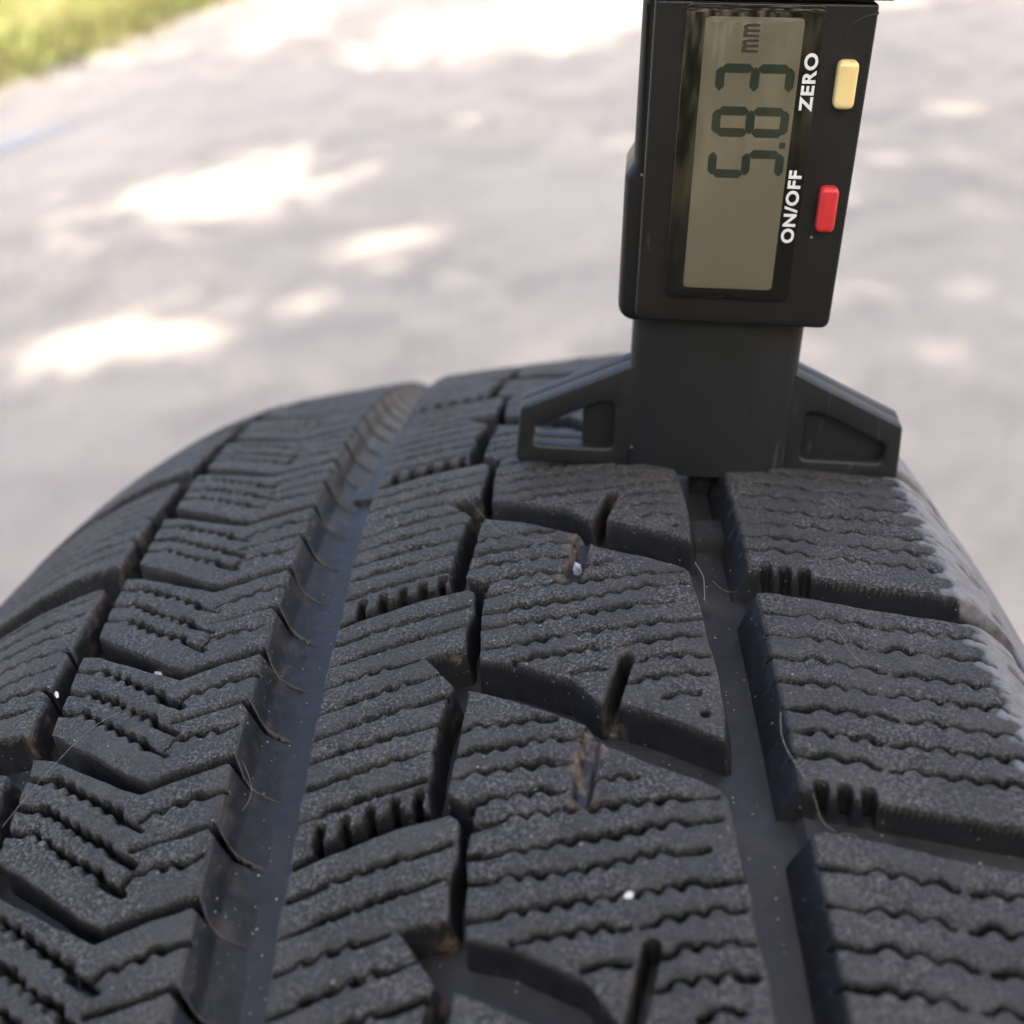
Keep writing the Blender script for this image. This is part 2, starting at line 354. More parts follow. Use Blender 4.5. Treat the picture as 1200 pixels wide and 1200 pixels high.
class Field:
    def __init__(s, u0, u1, v0, v1, h=.145):
        s.u = np.arange(u0, u1+h, h); s.v = np.arange(v0, v1+h, h); s.h = h
        s.U, s.V = np.meshgrid(s.u, s.v, indexing='ij'); s.d = np.zeros_like(s.U); s.dirt = np.zeros_like(s.U); s.dust = np.zeros_like(s.U)
    def win(s, x0, x1, y0, y1):
        return (slice(max(0, np.searchsorted(s.u, x0)), np.searchsorted(s.u, x1)), slice(max(0, np.searchsorted(s.v, y0)), np.searchsorted(s.v, y1)))
    def line(s, pl, pad):
        w_ = s.win(pl[:, 0].min()-pad, pl[:, 0].max()+pad, pl[:, 1].min()-pad, pl[:, 1].max()+pad); U, V = s.U[w_], s.V[w_]
        d = np.full(U.shape, 1e9); sg = np.ones(U.shape)
        for (x0, y0), (x1, y1) in zip(pl[:-1], pl[1:]):
            ex, ey = x1-x0, y1-y0; tt = np.clip(((U-x0)*ex+(V-y0)*ey)/(ex*ex+ey*ey+1e-12), 0, 1)
            q = np.hypot(U-x0-tt*ex, V-y0-tt*ey); k = q < d; d = np.where(k, q, d); sg = np.where(k, np.sign(ex*(V-y0)-ey*(U-x0)), sg)
        return w_, d, sg
    def sipe(s, pts, lam=3.2, amp=.30, hw=.24, depth=3.2, flat=(.14, .14), lip=.34):
        hw *= 1.22; lip *= 1.35
        pl = wavy(pts, lam, amp, flat); w_, d, sg = s.line(pl, 2.2)
        # the slit breathes a little along its length
        hw = hw*np.clip(1+1.1*vnoise(s.U[w_], s.V[w_], 3.4, 31)+.5*vnoise(s.U[w_], s.V[w_], 1.1, 32), .5, 1.7)
        core = depth*(1-sstep(hw*.55, hw*1.45, d)); far = np.where(sg > 0, lip*np.exp(-(d/.55)**1.5), .07*np.exp(-d/.35))
        s.d[w_] = np.maximum(s.d[w_], core) + far*(1-core/depth)
    def slot(s, a, b_, hw, depth, soft=.5, dirt=0.):
        pl = np.array([a, b_], float); w_, d, sg = s.line(pl, hw+2)
        e = depth*(1-sstep(hw-soft, hw+.12, d)); s.d[w_] = np.maximum(s.d[w_], e)
        if dirt: s.dirt[w_] = np.maximum(s.dirt[w_], dirt*(1-sstep(hw, hw+1.2, d)))
    def block(s, poly, wall=.75, rnd=.3, depth=DEP+.5):
        s.s = sdf(s.U, s.V, poly); jag = vnoise(s.U, s.V, 3.0, 6)*.34; q = s.s + jag*sstep(-3, -1.2, s.s)
        s.d += .16*np.exp(-np.maximum(q, 0)/.35)
        s.d = np.maximum(s.d, np.where(q < 0, depth*np.clip(-q/wall, 0, 1), 0))
    def build(s, name, slope=None):
        s.d += vnoise(s.U, s.V, 6., 1)*.14 + vnoise(s.U, s.V, 1.6, 2)*.10 + vnoise(s.U, s.V, .45, 3)*.07*(s.d < .14)
        lim = DEP+.42; D = np.minimum(s.d, DEP+.5); ok = D < lim
        cell = ok[:-1, :-1] | ok[1:, :-1] | ok[1:, 1:] | ok[:-1, 1:]
        n0, n1 = s.U.shape; I = np.arange(n0*n1).reshape(n0, n1)
        q = np.stack([I[:-1, :-1][cell], I[1:, :-1][cell], I[1:, 1:][cell], I[:-1, 1:][cell]], -1)
        used = np.unique(q); re = np.full(n0*n1, -1); re[used] = np.arange(len(used)); q = re[q]
        u, v, d = s.U.ravel()[used], s.V.ravel()[used], D.ravel()[used]; r = PROF(u)-d; th = v/R
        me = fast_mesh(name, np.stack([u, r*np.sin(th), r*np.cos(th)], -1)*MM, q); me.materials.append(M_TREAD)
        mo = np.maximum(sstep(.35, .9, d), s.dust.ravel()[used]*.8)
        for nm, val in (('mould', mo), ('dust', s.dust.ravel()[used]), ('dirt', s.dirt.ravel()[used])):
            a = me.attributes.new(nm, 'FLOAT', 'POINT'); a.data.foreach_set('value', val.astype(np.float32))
        return me

def tread_meshes():
    # --- centre block
    f = Field(-13.5, 22, -95.5, -42)
    f.block([(-10.1, -43.9), (-4.8, -46.2), (.6, -49.2), (4.3, -51.6), (6.3, -54.8), (9.9, -57.0), (18.2, -61.6), (18.9, -62.6), (19.5, -72), (20, -82), (20.1, -88), (19.7, -93.3),
             (17.5, -92.0), (12.9, -89.5), (8.2, -87.0), (5.9, -86.7), (2.6, -82.5), (-4.6, -78.6), (-9.1, -77.3), (-9.2, -68), (-8.5, -61.9), (-11.8, -59.6), (-11.2, -54.6)])
    for pts in ([(-11.6, -50.6), (.4, -50.0)], [(-12, -54.4), (3.2, -53.2)], [(-12, -57.6), (2.2, -56.7)], [(-9, -61.3), (1.3, -60.6)], [(4, -59.9), (9.3, -59.4)],
                [(-9, -64.6), (-4.5, -63.9), (1.6, -63.5), (6, -63.4), (17.8, -62.6)], [(-9.4, -68.2), (-3, -68.1), (7, -67), (17.9, -65.3)], [(-9.6, -71.3), (-2.6, -71.3), (3, -70.9), (9, -70), (16.1, -69.1)],
                [(-9.6, -75.4), (-3.5, -75.2), (8.7, -74.1), (14.8, -73.3), (19.2, -72.6)], [(-4.4, -78.2), (.5, -78), (7.4, -77.4)], [(8.6, -77.3), (13.1, -77.0), (18.8, -76)],
                [(10.4, -80.5), (19.2, -79.6)], [(9.2, -84), (18.9, -82.9)], [(13.4, -86.8), (17.4, -86.2)]): f.sipe(pts, 2.4, .36, hw=.27)
    f.sipe([(2.6, -81.4), (7, -81.2)], 3., .15)
    f.slot((9.4, -79.6), (6.7, -88.6), 1.0, 5.2, dirt=.35); f.slot((4.7, -52.5), (3.2, -61.5), 1.55, 1.7, 1.2, dirt=1.)
    f.slot((17.9, -89.5), (17.95, -89.5), .55, 3.5, .3)
    f.dirt = np.maximum(f.dirt, .9*sstep(-10.2, -11.2, f.U)*(f.V > -60)*(f.d > .2)); ME_C = f.build('center_block')
    # --- narrow rib block
    f = Field(-31.5, -8.5, -68.9, -22.2)
    f.block([(-29, -29.6), (-25, -27.9), (-22.5, -26.8), (-19.9, -25.8), (-16.7, -24.9), (-11.3, -23.8), (-10.4, -24.5), (-10.4, -28), (-11.1, -32), (-11.1, -36.3), (-16.6, -37.0), (-13.6, -40.6),
             (-12.1, -42.9), (-12.8, -45), (-13.6, -49), (-13.8, -53.4), (-14.3, -57.6), (-14, -61.2), (-17.3, -60.9), (-20.2, -61.9), (-22.9, -62.9), (-25.3, -64.6), (-28.8, -66.9), (-29.1, -50)], wall=.7)
    for a, c in (((-29.3, -32.9), (-11.2, -27.5)), ((-29.3, -37.2), (-11.5, -31.6)), ((-29.3, -41.2), (-17.2, -37.6)), ((-29.3, -45.7), (-13.5, -40.4)), ((-29.3, -49.7), (-13, -44.5)), ((-29.3, -53.4), (-13.8, -49.1)),
                 ((-29.3, -57.4), (-14, -53)), ((-29.4, -62), (-14.8, -57.4))): f.sipe([a, c], 2.45, .34, flat=(.22, .24), hw=.25)
    for k, (a, c) in enumerate(((-32.9, .298), (-37.2, .315), (-41.2, .298), (-45.7, .335), (-49.7, .319), (-53.4, .277), (-57.4, .288), (-62.0, .315))):
        for j in range(4):                        # slits open up to wide pores where the wave turns
            uu = -24.9+2.45*j + .35*math.sin(k*2.1); vv = a + (uu+29.3)*c + .12
            if k == 2 and j > 2: continue
            f.slot((uu-.25, vv), (uu+.35, vv+.14), .44, 3.0, .35)
    for j in range(5): f.slot((-26.3+2.75*j, -65.6+.92*j+.6), (-26.3+2.75*j+.15, -62.9+.92*j+.1), .62, 6.2, .35)
    f.dirt = np.maximum(f.dirt, .85*sstep(-13.2, -12.0, f.U+(f.V+44)*.05)*(f.d > .3)*(f.V < -36)); ME_R = f.build('rib_block')
    # --- right shoulder block
    f = Field(22.5, 62.5, -69.5, -26)
    f.block([(27.0, -28.3), (28.7, -28.1), (34, -29.2), (40, -31), (48, -32.6), (53.3, -34), (57, -34.4), (60.9, -34.6), (60.9, -68.2), (60, -67.6), (53.6, -67.0), (49.6, -65.9), (41, -64.3), (34.6, -62.8), (26.2, -60.9), (24.2, -60.7), (24.0, -45), (24.4, -29.4)], wall=.7)
    f.d = np.maximum(f.d, 6.4*np.clip((27.4-f.U)/3.2, 0, 1)**1.25)            # sloping inner flank
    for k, (a, mdl, c) in enumerate((((27.6, -32.2), (40.4, -34.9), (53.8, -37.3)), ((27.3, -36.5), (39, -39.0), (53.8, -41.6)), ((26.6, -40.6), (40.1, -43.3), (53.8, -46.1)), ((26.4, -44.6), (38, -47.0), (53.8, -49.9)),
                                    ((25.6, -49.3), (39.7, -51.1), (53.8, -54.0)), ((26.1, -52.8), (37, -54.8), (53.8, -57.6)), ((26.6, -56.4), (36, -58.4), (52.5, -61.3)))):
        f.sipe([a, mdl], 2.7, .44, flat=(.30, .05), hw=.25, lip=.42)
        f.sipe([(mdl[0]+1.4, mdl[1]-.3), c], 2.7, .44, flat=(.06, .06), hw=.23, lip=.42)
    for j in range(3): f.slot((28.9+2.5*j, -66+.2*j), (29.2+2.5*j, -61.0-.45*j), .85, 5.6, .35)
    edge = 52.6 + .9*np.sin(f.V*1.55) + vnoise(f.U, f.V, 1.3, 9)*1.6
    f.dust = sstep(-.35, .4, f.U-edge)*(f.d < 3); f.d -= .22*sstep(0, .8, f.U-edge)*(f.d < 1)
    f.d += 1.6*sstep(58.6, 59.2, f.U)*(1-sstep(60.6, 61.2, f.U))*(np.abs(((f.V+50) % 9.7)-4.8) < 1.2)
    for vv in (-39.5, -55.6): f.slot((57.2, vv), (58.6, vv-1.1), 1.0, 1.6, .5)
    ME_S = f.build('shoulder_block')
    # --- left shoulder block
    f = Field(-104.5, -64, -53.5, -8.2)
    f.block([(-69.0, -10.4), (-70.5, -9.9), (-86, -12.2), (-104.5, -15), (-104.5, -47.5), (-90, -44.3), (-75, -41.6), (-70, -41.8), (-68.8, -42.6)], wall=.8)
    f.dirt = np.maximum(f.dirt, .55*sstep(-69.6, -69.0, f.U))
    for k in range(7):
        v0 = -12.2-4.15*k; f.sipe([(-101, v0-4.2), (-86, v0-2.0), (-70.4, v0)], 2.5, .36, flat=(.05, .1), lip=.3)
    for k in (3, 5): f.slot((-70.3, -12.3-4.15*k), (-68.4, -14.0-4.15*k), .3, 6.0, .2)
    for j in range(3): f.slot((-77.6-2.6*j, -47), (-77.9-2.6*j, -42.9-.35*j), .85, 5.6, .35)
    ME_L = f.build('shoulder_block')
    # --- chevron block
    f = Field(-67, -31.6, -76.5, -46.5)
    f.block([(-66, -47.3), (-63.1, -48.0), (-56, -51.9), (-49.5, -55.3), (-46, -53.9), (-39.2, -51.9), (-38.0, -52.9), (-36.8, -53.65), (-31.0, -53.9), (-31.0, -73.0), (-36.8, -72.6), (-37.8, -71.8), (-38.9, -69.6),
             (-46.6, -71.8), (-49.2, -72.7), (-52, -71.2), (-61, -65.2), (-65.2, -62.4)], wall=.6)
    sl = np.clip((f.U+39.6)/7.4, 0, 1); f.d = np.maximum(f.d, 6.42*(1-(1-sl)**1.75)*sstep(-.04, .36, sl))
    wv_ = f.V - np.interp(f.U, [-39.3, -38.0, -36.8, -34.0, -31], [0, -1.35, -2.35, -2.8, -2.9])
    up = np.where(wv_ > -60.7, np.clip((-51.9-wv_)/8.8, 0, 1), np.clip((-60.7-wv_)/10.4, 0, 1))
    f.d += .40*(1-up)**1.3*sstep(.04, .3, sl)*(1-.75*sstep(.45, .95, sl))
    f.dirt = np.maximum(f.dirt, .22*sstep(.02, .2, sl)*(1-sstep(.3, .7, sl)))
    for pts in ([(-65.8, -50.3), (-62.1, -51.6), (-55.1, -55.9), (-51.6, -58.3), (-47.8, -60.6)], [(-65.8, -54.7), (-61.7, -56.0), (-56.5, -59.7), (-52.3, -62.3), (-47.5, -65.2)], [(-65.8, -58.4), (-61.8, -59.7), (-56.3, -63.6), (-52.5, -65.9), (-47.7, -69.0)]):
        f.sipe(pts, 2.15, .36, flat=(.14, .2), hw=.28)
    f.sipe([(-48.4, -59.2), (-46.2, -58.6), (-42.3, -57.1), (-38.9, -55.9)], 2.4, .40, flat=(.05, .25), hw=.26)
    f.sipe([(-48.3, -63.1), (-43.2, -62), (-39.4, -60.7)], 3., .0, hw=.26)
    f.sipe([(-48.2, -67.7), (-45.6, -66.5), (-41.4, -66.0), (-39.6, -64.8)], 2.4, .40, flat=(.05, .25), hw=.26)
    for a, c in (((-39.4, -60.7), (-38.1, -62.3)), ((-38.1, -62.3), (-36.9, -63.3)), ((-36.9, -63.2), (-34.6, -63.5))): f.slot(a, c, .40, 6.2, .3)
    ME_V = f.build('chevron_block')
    return ME_C, ME_R, ME_S, ME_L, ME_V
SEED = 0; VAR = []
for q_ in range(3):                           # three differently worn versions of every block
    SEED = 1000*q_; random.seed(q_); VAR.append(tread_meshes())
def ring(k, n, name):
    for i in range(n):
        o = bpy.data.objects.new(name, VAR[(i*7+i//5+k) % 3][k]); o.rotation_euler = (-2*math.pi*i/n, 0, 0); link(o, tyre)
ring(0, NP, 'center_block'); ring(1, NP, 'rib_block'); ring(2, NP, 'shoulder_block'); ring(3, NP, 'shoulder_block'); ring(4, 2*NP, 'chevron_block')

# --- carcass: groove floors, shoulders, sidewalls and beads in one revolved shell
prof = [(float(u), float(PROF(u))-DEP) for u in np.linspace(-97, 54, 60)]
right = [(58, float(PROF(58))-4.6), (60.0, float(PROF(60.0))-3.2), (60.8, float(PROF(60.8))-.6), (62.2, float(PROF(62.2))+.15), (66.5, float(PROF(66.5))+.10), (68.2, 289), (70.4, 284), (74.0, 275.5), (74.9, 274.9), (75.6, 272.8), (75.1, 272.0), (78.3, 261), (79.0, 260.6), (79.4, 257), (78.9, 256.4), (80, 245), (77, 226), (69, 212.5), (60, 205.5), (55, 202), (52.5, 199.5),
         (49, 199.6), (48.5, 203), (57, 216), (65, 232), (67, 248), (62, 268), (50, 286), (30, 297)]
left = [(-101, float(PROF(-101))-3.6), (-103, float(PROF(-103))-1.2), (-104.6, float(PROF(-104.6))-.2), (-107, 291), (-110, 284), (-114.5, 273), (-118, 260), (-119.5, 245), (-116.5, 226), (-108.5, 212.5), (-99.5, 205.5), (-94.5, 202), (-92, 199.5),
        (-88.5, 199.6), (-88, 203), (-96.5, 216), (-104.5, 232), (-106.5, 248), (-101.5, 268), (-89, 286), (-60, 298)]
loop = prof + right + [(-15, 300)] + left[::-1]; NS = 408; lp = np.array(loop); n = len(lp)
th = np.arange(NS)*2*math.pi/NS
co = np.stack([np.repeat(lp[:, 0][None], NS, 0), lp[:, 1][None]*np.sin(th)[:, None], lp[:, 1][None]*np.cos(th)[:, None]], -1).reshape(-1, 3)*MM
ii, jj = np.meshgrid(np.arange(NS), np.arange(n), indexing='ij'); i2, j2 = (ii+1) % NS, (jj+1) % n
me = fast_mesh('carcass', co, np.stack([ii*n+jj, i2*n+jj, i2*n+j2, ii*n+j2], -1).reshape(-1, 4)); me.materials.append(M_RUB)
at_ = me.attributes.new('dust', 'FLOAT', 'POINT'); at_.data.foreach_set('value', np.tile(((lp[:, 0] > 60.5) & (lp[:, 1] > 268)).astype(np.float32), NS))
link(bpy.data.objects.new('carcass', me), tyre)

def patch(name, pts, depth, m, parent, k=6):
    """low raised bar lying on the groove floor: pts = 4 corners (u, v), top at the given tread depth"""
    vs, fs = [], []
    a, b_, c, d = [np.array(q, float) for q in pts]
    for dd in (depth, DEP+.3):
        for i in range(k+1):
            for j in range(k+1):
                s_, t_ = i/k, j/k; q = (a*(1-s_)+b_*s_)*(1-t_) + (d*(1-s_)+c*s_)*t_
                if dd > depth: q = q + (q-(a+b_+c+d)/4)*.08
                r = float(PROF(q[0]))-dd; vs.append((q[0]*MM, r*math.sin(q[1]/R)*MM, r*math.cos(q[1]/R)*MM))
    I = lambda L, i, j: L*(k+1)**2+i*(k+1)+j
    for i in range(k):
        for j in range(k): fs.append((I(0, i, j), I(0, i+1, j), I(0, i+1, j+1), I(0, i, j+1)))
        fs += [(I(0, i, 0), I(1, i, 0), I(1, i+1, 0), I(0, i+1, 0)), (I(0, i, k), I(0, i+1, k), I(1, i+1, k), I(1, i, k)),
               (I(0, 0, i), I(0, 0, i+1), I(1, 0, i+1), I(1, 0, i)), (I(0, k, i), I(1, k, i), I(1, k, i+1), I(0, k, i+1))]
    return mesh_obj(name, vs, fs, m, parent, smooth=False)
tb = patch('tie_bar', [(27.3, -68.3), (58, -73.5), (58, -65), (27.3, -60.5)], 4.8, M_RUB, tyre)
for i in range(1, NP):
    o = tb.copy(); link(o, tyre); o.rotation_euler = (-PA*i, 0, 0)
for i in range(6):                            # tread wear indicators
    for j, (pts, dp) in enumerate((([(20.4, -9.6), (25.2, -9.6), (25.2, -3.8), (20.4, -3.8)], 3.9), ([(-35.6, 18), (-29.6, 18), (-29.6, 23.5), (-35.6, 23.5)], 5.0))):
        if i == 0: o = patch('wear_bar', pts, dp, M_RUB, tyre); 
        else: o = WB[j].copy(); link(o, tyre); o.rotation_euler = (-i*2*math.pi/6, 0, 0)
        if i == 0: WB = [o] if j == 0 else WB+[o]

# ------------------------------------------------------------------ tread depth gauge
GO = world_pt((24.757021, 16.11767, 313.238363))
gx, gy, gz = rx((.98823, -.067937, -.137061)), rx((.074422, .99631, .042752)), rx((.13365, -.052449, .98964))
GM = Matrix(((gx.x*MM, gy.x*MM, gz.x*MM, GO.x), (gx.y*MM, gy.y*MM, gz.y*MM, GO.y), (gx.z*MM, gy.z*MM, gz.z*MM, GO.z), (0, 0, 0, 1)))
GR = Matrix(((gx.x, gy.x, gz.x, GO.x), (gx.y, gy.y, gz.y, GO.y), (gx.z, gy.z, gz.z, GO.z), (0, 0, 0, 1)))
gauge = empty('tread_depth_gauge', GR)
tag(gauge, 'black digital tread depth gauge with yellow and red buttons standing on the tyre', 'gauge')

def rounded(pts, rad, n=6):
    out = []; k = len(pts)
    for i in range(k):
        p = Vector(pts[i]); a = (Vector(pts[i-1])-p); c = (Vector(pts[(i+1) % k])-p); r = rad[i] if isinstance(rad, (list, tuple)) else rad
        if r <= 0: out.append(tuple(p)); continue
        la, lc = a.length, c.length; a.normalize(); c.normalize(); half = math.acos(max(-1, min(1, a.dot(c))))/2
        dd = min(r/math.tan(half), .48*la, .48*lc); s, e = p+a*dd, p+c*dd
        for q in range(n+1):
            tq = q/n; out.append(tuple(s*(1-tq)**2 + p*2*tq*(1-tq) + e*tq*tq))
    return out
def solid(name, polys, y0, y1, bev, m, parent=None, res=3):
    """prism over polygon(s) in the gauge's x-z plane between depths y0 < y1 (mm), edges rounded by bev"""
    cu = bpy.data.curves.new(name, 'CURVE'); cu.dimensions = '2D'; cu.fill_mode = 'BOTH'
    for pl in polys:
        sp = cu.splines.new('POLY'); sp.points.add(len(pl)-1); sp.use_cyclic_u = True
        for q, (x, z) in zip(sp.points, pl): q.co = (x, z, 0, 1)
    cu.extrude = max(.0005, (y1-y0)/2-bev); cu.bevel_depth = bev; cu.bevel_resolution = res; cu.offset = -bev
    o = bpy.data.objects.new(name, cu); COL.objects.link(o); bpy.context.view_layer.update()
    me = bpy.data.meshes.new_from_object(o.evaluated_get(bpy.context.evaluated_depsgraph_get()))
    bpy.data.objects.remove(o); bpy.data.curves.remove(cu); yc = (y0+y1)/2
    for v in me.vertices: x, y, z = v.co; v.co = (x*MM, (yc-z)*MM, y*MM)
    me.name = name; me.materials.clear(); me.materials.append(m)
    bm = bmesh.new(); bm.from_mesh(me); bmesh.ops.remove_doubles(bm, verts=bm.verts, dist=1e-7); bmesh.ops.recalc_face_normals(bm, faces=bm.faces); bm.to_mesh(me); bm.free()
    me.polygons.foreach_set('use_smooth', [True]*len(me.polygons))
    try: me.set_sharp_from_angle(angle=math.radians(38))
    except Exception: pass
    return link(bpy.data.objects.new(name, me), parent)
def rect(x0, z0, x1, z1, r): return rounded([(x0, z0), (x1, z0), (x1, z1), (x0, z1)], r)

# stem: rounded-oblong column, slightly flared into the foot
def bow(x, k): q = min(1, max(0, (abs(x)-4.5)/9.6)); return -(8.02 + k*(1-q*q*(3-2*q)))
sec = []
xs_ = [-12.55+25.1*k/28 for k in range(29)]
NR = 2*len(xs_)+4; vs, fs = [], []
lev = [(-.55, 2.0, .3), (-.25, 2.45, 0), (4, 2.6, 0), (12, 2.5, 0), (18, 2.3, 0), (26.6, 2.2, 0)]
for z, k_, ins in lev:
    fr = [(x*(1-ins/14), bow(x, k_)+ins) for x in xs_]
    fr[0] = (fr[0][0]+.12, fr[0][1]+.45); fr[-1] = (fr[-1][0]-.12, fr[-1][1]+.45)
    ring_ = fr + [(12.6-ins, -6.8), (12.6-ins, 5.0)] + [(-x*(1-ins/14), 6.6+2.0*(1-(x/12.55)**2)) for x in xs_] + [(-12.6+ins, 5.0), (-12.6+ins, -6.8)]
    vs += [(x*MM, y*MM, z*MM) for x, y in ring_]
for i in range(len(lev)-1):
    for k in range(NR): fs.append((i*NR+k, i*NR+(k+1) % NR, (i+1)*NR+(k+1) % NR, (i+1)*NR+k))
fs += [tuple(range(NR))[::-1], tuple((len(lev)-1)*NR+k for k in range(NR))]
foot = mesh_obj('foot', vs, fs, M_FOOT, gauge); foot.data.set_sharp_from_angle(angle=math.radians(50))
for s in (-1, 1):
    fl = (lambda q: q) if s < 0 else (lambda q: [(-x, z) for x, z in q][::-1])
    outer = rounded([(-30.1, -.7), (-11.5, -.7), (-11.5, 17.3), (-13.2, 16.6), (-29.4, 8.9)], [1.1, 0, 0, 0, 1.0])
    hole = rounded([(-27.4, 2.4), (-14.6, 2.4), (-14.6, 10.6), (-16.8, 10.5), (-27.4, 5.6)], [1.2, 1.2, 1., 1.2, 1.0])
    solid('foot_wing', [fl(outer), fl(hole)], -8, -4.9, .5, M_FOOT, foot)
    solid('foot_wing', [fl(outer), fl(hole)], -4.7, -2.0, .5, M_FOOT, foot)
    x1 = -19.6 if s < 0 else -28.2
    solid('wing_web', [fl([(x1, 1.6), (-13.5, 1.6), (-13.5, 13.0 if s < 0 else 12.5), (x1, 9.6 if s < 0 else 6.0)])], -5.9, -3.2, .3, M_FOOT, foot)
# housing
body = solid('housing', [rounded([(-12.4, 25.9), (15.25, 25.9), (15.4, 69.0), (-12.4, 69.0)], [1.6, 1.4, .6, .6])], -12, -7.8, .45, M_BODY, gauge)
solid('housing_back', [rounded([(-15.0, 24.3), (14.4, 24.3), (14.6, 69.0), (-13.9, 69.0), (-13.9, 47.6), (-15.0, 45.6)], [3.0, 2.2, .5, .5, 1.0, 1.0])], -8.6, 5.5, 1.1, M_BODY, body)
cap = solid('top_cap', [rounded([(-13.4, 69.35), (17.4, 69.35), (17.4, 88), (-13.4, 88)], [.8, .8, 2, 2])], -13.0, 5.5, .7, M_CAP, gauge)
vs, fs = tube([(15.4*MM, -11.95*MM, 67.9*MM), (13.9*MM, -11.95*MM, 67.5*MM), (12.6*MM, -11.95*MM, 66.7*MM), (11.7*MM, -11.95*MM, 65.5*MM), (11.3*MM, -11.95*MM, 64.2*MM)], [.16*MM, .16*MM, .15*MM, .12*MM, .04*MM], 8)
mesh_obj('housing_rib', vs, fs, M_BODY, body)
lens = solid('bezel', [rect(-8.45, 29.9, 9.0, 68.75, 1.1)], -12.45, -10.5, .12, M_LENS, gauge)
lcd = solid('lcd_screen', [rect(-5.9, 31.5, 6.45, 67.2, .7)], -12.50, -11.5, .02, M_LCD, gauge)
solid('button', [rect(11.2, 56.5, 13.8, 62.4, .9)], -13.8, -11, .62, M_YEL, gauge)['label'] = 'pale yellow zero button'
solid('button', [rect(11.2, 40.3, 13.7, 46.4, .9)], -13.7, -11, .62, M_RED, gauge)['label'] = 'red on off button'
def seg_digit(on, z0, z1):
    x0, x1, tk, g = -4.0, 6.0, 1.15, .20    # digit's top is towards -x, it reads along +z
    h = x1-x0; wd = z1-z0
    def P2(a, b_): return (x0 + a*h/2., z0 + b_*wd)              # a: 0 top .. 2 bottom, b: 0 left .. 1 right
    def hseg(a):                                                # bar across the digit
        x = P2(a, 0)[0]; x = x + (tk/2 if a == 0 else -tk/2 if a == 2 else 0); zl, zr = z0+g+.12, z1-g-.12
        return [(x, zl), (x+tk/2, zl+tk/2), (x+tk/2, zr-tk/2), (x, zr), (x-tk/2, zr-tk/2), (x-tk/2, zl+tk/2)]
    def vseg(a, side):
        z = z0+tk/2-.05 if side == 0 else z1-tk/2+.05; xa, xb = P2(a, 0)[0]+g+(.45 if a == 0 else .05), P2(a+1, 0)[0]-g-(.05 if a == 0 else .45)
        return [(xa, z), (xa+tk/2, z-tk/2), (xb-tk/2, z-tk/2), (xb, z), (xb-tk/2, z+tk/2), (xa+tk/2, z+tk/2)]
    S7 = dict(a=hseg(0), g=hseg(1), d=hseg(2), f=vseg(0, 0), b=vseg(0, 1), e=vseg(1, 0), c=vseg(1, 1)); vs, fs = [], []
    for k in on:
        n0 = len(vs); vs += [(x*MM, -12.512*MM, z*MM) for x, z in S7[k]]; fs.append(tuple(range(n0, n0+6)))
    return mesh_obj('digit', vs, fs, M_SEG, lcd, smooth=False)
seg_digit('abcdg', 57.9, 61.6); seg_digit('abcdefg', 52.5, 56.3); seg_digit('acdfg', 47.1, 50.8)
mesh_obj('decimal_point', [(x*MM, -12.512*MM, z*MM) for x, z in ((5.1, 51.1), (5.9, 51.1), (5.9, 51.9), (5.1, 51.9))], [(0, 1, 2, 3)], M_SEG, lcd, smooth=False)
def lettering(name, body_, x0, x1, z0, z1, y, m, parent, bold=.02):
    cu = bpy.data.curves.new(name, 'FONT'); cu.body = body_; cu.size = 1; cu.offset = bold; cu.space_character = 1.12
    o = bpy.data.objects.new(name, cu); COL.objects.link(o); bpy.context.view_layer.update()
    me = bpy.data.meshes.new_from_object(o.evaluated_get(bpy.context.evaluated_depsgraph_get())); bpy.data.objects.remove(o); bpy.data.curves.remove(cu)
    co = np.array([v.co[:] for v in me.vertices]); lo, hi = co.min(0), co.max(0)
    for v in me.vertices:                       # text runs up +z, its top faces -x
        a, c = (v.co.x-lo[0])/(hi[0]-lo[0]), (v.co.y-lo[1])/(hi[1]-lo[1]); v.co = ((x1-c*(x1-x0))*MM, y*MM, (z0+a*(z1-z0))*MM)
    me.materials.clear(); me.materials.append(m); me.name = name
    return link(bpy.data.objects.new(name, me), parent)
lettering('zero_lettering', 'ZERO', 7.0, 8.72, 55.9, 63.1, -12.47, M_INK, lens, .035)
lettering('power_lettering', 'ON/OFF', 6.85, 8.6, 38.4, 48.3, -12.47, M_INK, lens, .035)
lettering('unit_lettering', 'mm', -1.1, 1.0, 63.0, 66.4, -12.512, M_UNIT, lcd, .03)
# probe reaching down into the groove
pr = solid('probe', [rounded([(-1.8, -5.6), (1.7, -5.6), (1.7, 3), (-1.8, 3)], .25)], -7.2, 1.5, .25, M_CAP, gauge)
vs, fs = tube([(2.35*MM, -6.4*MM, 2*MM), (2.35*MM, -6.4*MM, -5.6*MM)], [.45*MM]*2, 14); mesh_obj('probe_pin', vs, fs, M_STEEL, pr)

